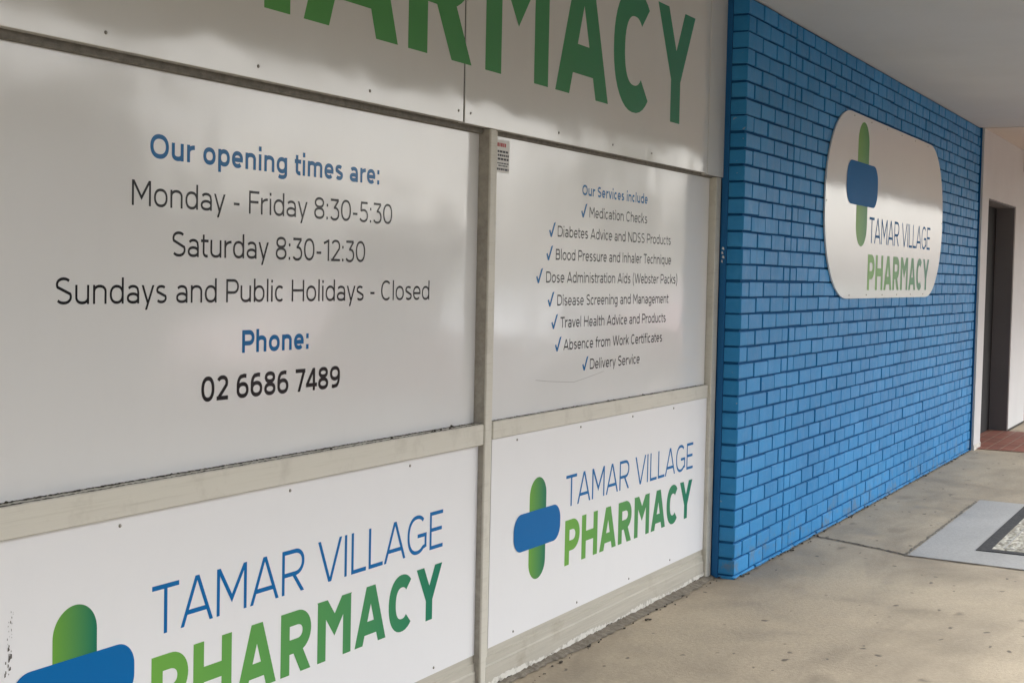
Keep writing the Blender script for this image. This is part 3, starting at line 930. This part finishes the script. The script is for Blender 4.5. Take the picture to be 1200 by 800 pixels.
for s in (-1, 1):
    MB().prism(PV([(.35, 1.35), (.35, 1.95), (1.15, 1.95), (1.55, 1.35)]), 'y', -5.6 + s * .902, -5.6 + s * .912).build('side_window', M_glass, van)
    for wx in (-1.6, 1.6):
        w_ = MB().disc((-.9 + wx, -5.6 + s * .84, .205), .335, .11, n=28).build('wheel', M_rubber, van)
        MB().disc((-.9 + wx, -5.6 + s * .955, .205), .20, .012, n=20).build('rim', M_steel, w_)
    MB().box(1.66, 1.73, -5.6 + s * .68 - .14, -5.6 + s * .68 + .14, .62, .80, .02).build('headlight', M_lamp, van)
car(4.4, -5.7, paint('red car paint', (.35, .02, .02)), 'red parked car at the kerb in front of the charcoal van')
car(9.6, -5.7, paint('white car paint', (.75, .75, .75)), 'white parked car at the kerb between a red and a silver car')
car(14.9, -5.7, paint('maroon car paint', (.28, .03, .03)), 'maroon parked car at the kerb beyond the white one')
car(20.2, -5.7, paint('silver car paint', (.5, .5, .52)), 'silver parked car at the far end of the kerb row')

ob = thing('shop_building', 'low cream shop row with a dark verandah across the road', 'building', (6, -20, 0))
MB().box(-24, 17, -28, -18.5, -.3, 5.4).build('wall', M_row, ob)
MB().box(-24, 17, -18.45, -16.2, 2.7, 2.85).build('verandah', M_dgrey, ob)
for i in range(5): MB().box(-22 + i * 7.6, -17.5 + i * 7.6, -18.49, -18.44, .5, 2.3).build('window', M_glass, ob)

ob = thing('shop_building', 'lower second shop across the road beside the taller verandah row', 'building', (24, -22, 0))
MB().box(18.5, 31, -28, -19.5, -.3, 3.4).build('wall', M_row, ob)
for i in range(2): MB().box(19.5 + i * 6, 24 + i * 6, -19.49, -19.44, .5, 2.2).build('window', M_glass, ob)
def leafmat(n, c):
    M = Mat(n, c, .6); g = M.n('NewGeometry')
    M.color(M.ramp(g.outputs['Random Per Island'], (0, tuple(k * .6 for k in c)), (1, tuple(k * 1.5 for k in c)))); return M.m
M_bark = Mat('bark', (.12, .09, .06), .9).m
def tree(x, y, h, cr_, seed, label):
    r = random.Random(seed)
    t = thing('street_tree', label, 'tree', (x, y, -.1), 'trees across the road')
    bm = MB()
    prev = None
    for k in range(6):
        z = -.1 + h * .6 * k / 5; q = .16 * (1 - k / 7)
        ring = [bm.bm.verts.new((x + q * math.cos(a * math.pi / 4) + .05 * math.sin(k), y + q * math.sin(a * math.pi / 4), z)) for a in range(8)]
        if prev:
            for a in range(8): bm.bm.faces.new([prev[a], prev[(a + 1) % 8], ring[(a + 1) % 8], ring[a]])
        prev = ring
    bm.build('trunk', M_bark, t, smooth=True)
    bm = MB()
    cl = [(r.gauss(0, cr_ * .45), r.gauss(0, cr_ * .4), h * .72 + r.gauss(0, h * .13), cr_ * r.uniform(.28, .5)) for _ in range(14)]
    for _ in range(2600):
        a, b_, c_, q = r.choice(cl)
        v = Vector((r.gauss(0, 1), r.gauss(0, 1), r.gauss(0, 1))).normalized() * q * r.uniform(.6, 1)
        p = Vector((x + a, y + b_, c_)) + v
        e1 = Vector((r.gauss(0, 1), r.gauss(0, 1), r.gauss(0, 1))).normalized(); e2 = e1.orthogonal().normalized(); s = r.uniform(.07, .14)
        bm.poly([p + e1 * s, p + e2 * s * .5, p - e1 * s, p - e2 * s * .5])
    bm.build('crown', leafmat('foliage', (.05, .085, .03)), t, recalc=False)
tree(-4, -15.3, 6.0, 2.2, 1, 'broad leafy street tree across the road, left of the shop row verandah')
tree(9, -15.3, 5.2, 1.9, 2, 'smaller leafy street tree across the road before the verandah')
tree(35, -16.5, 6.5, 2.4, 3, 'tallest leafy street tree beyond the lower second shop')
tree(46, -20, 4.8, 2.2, 5, 'farthest leafy street tree on open ground past the shops')
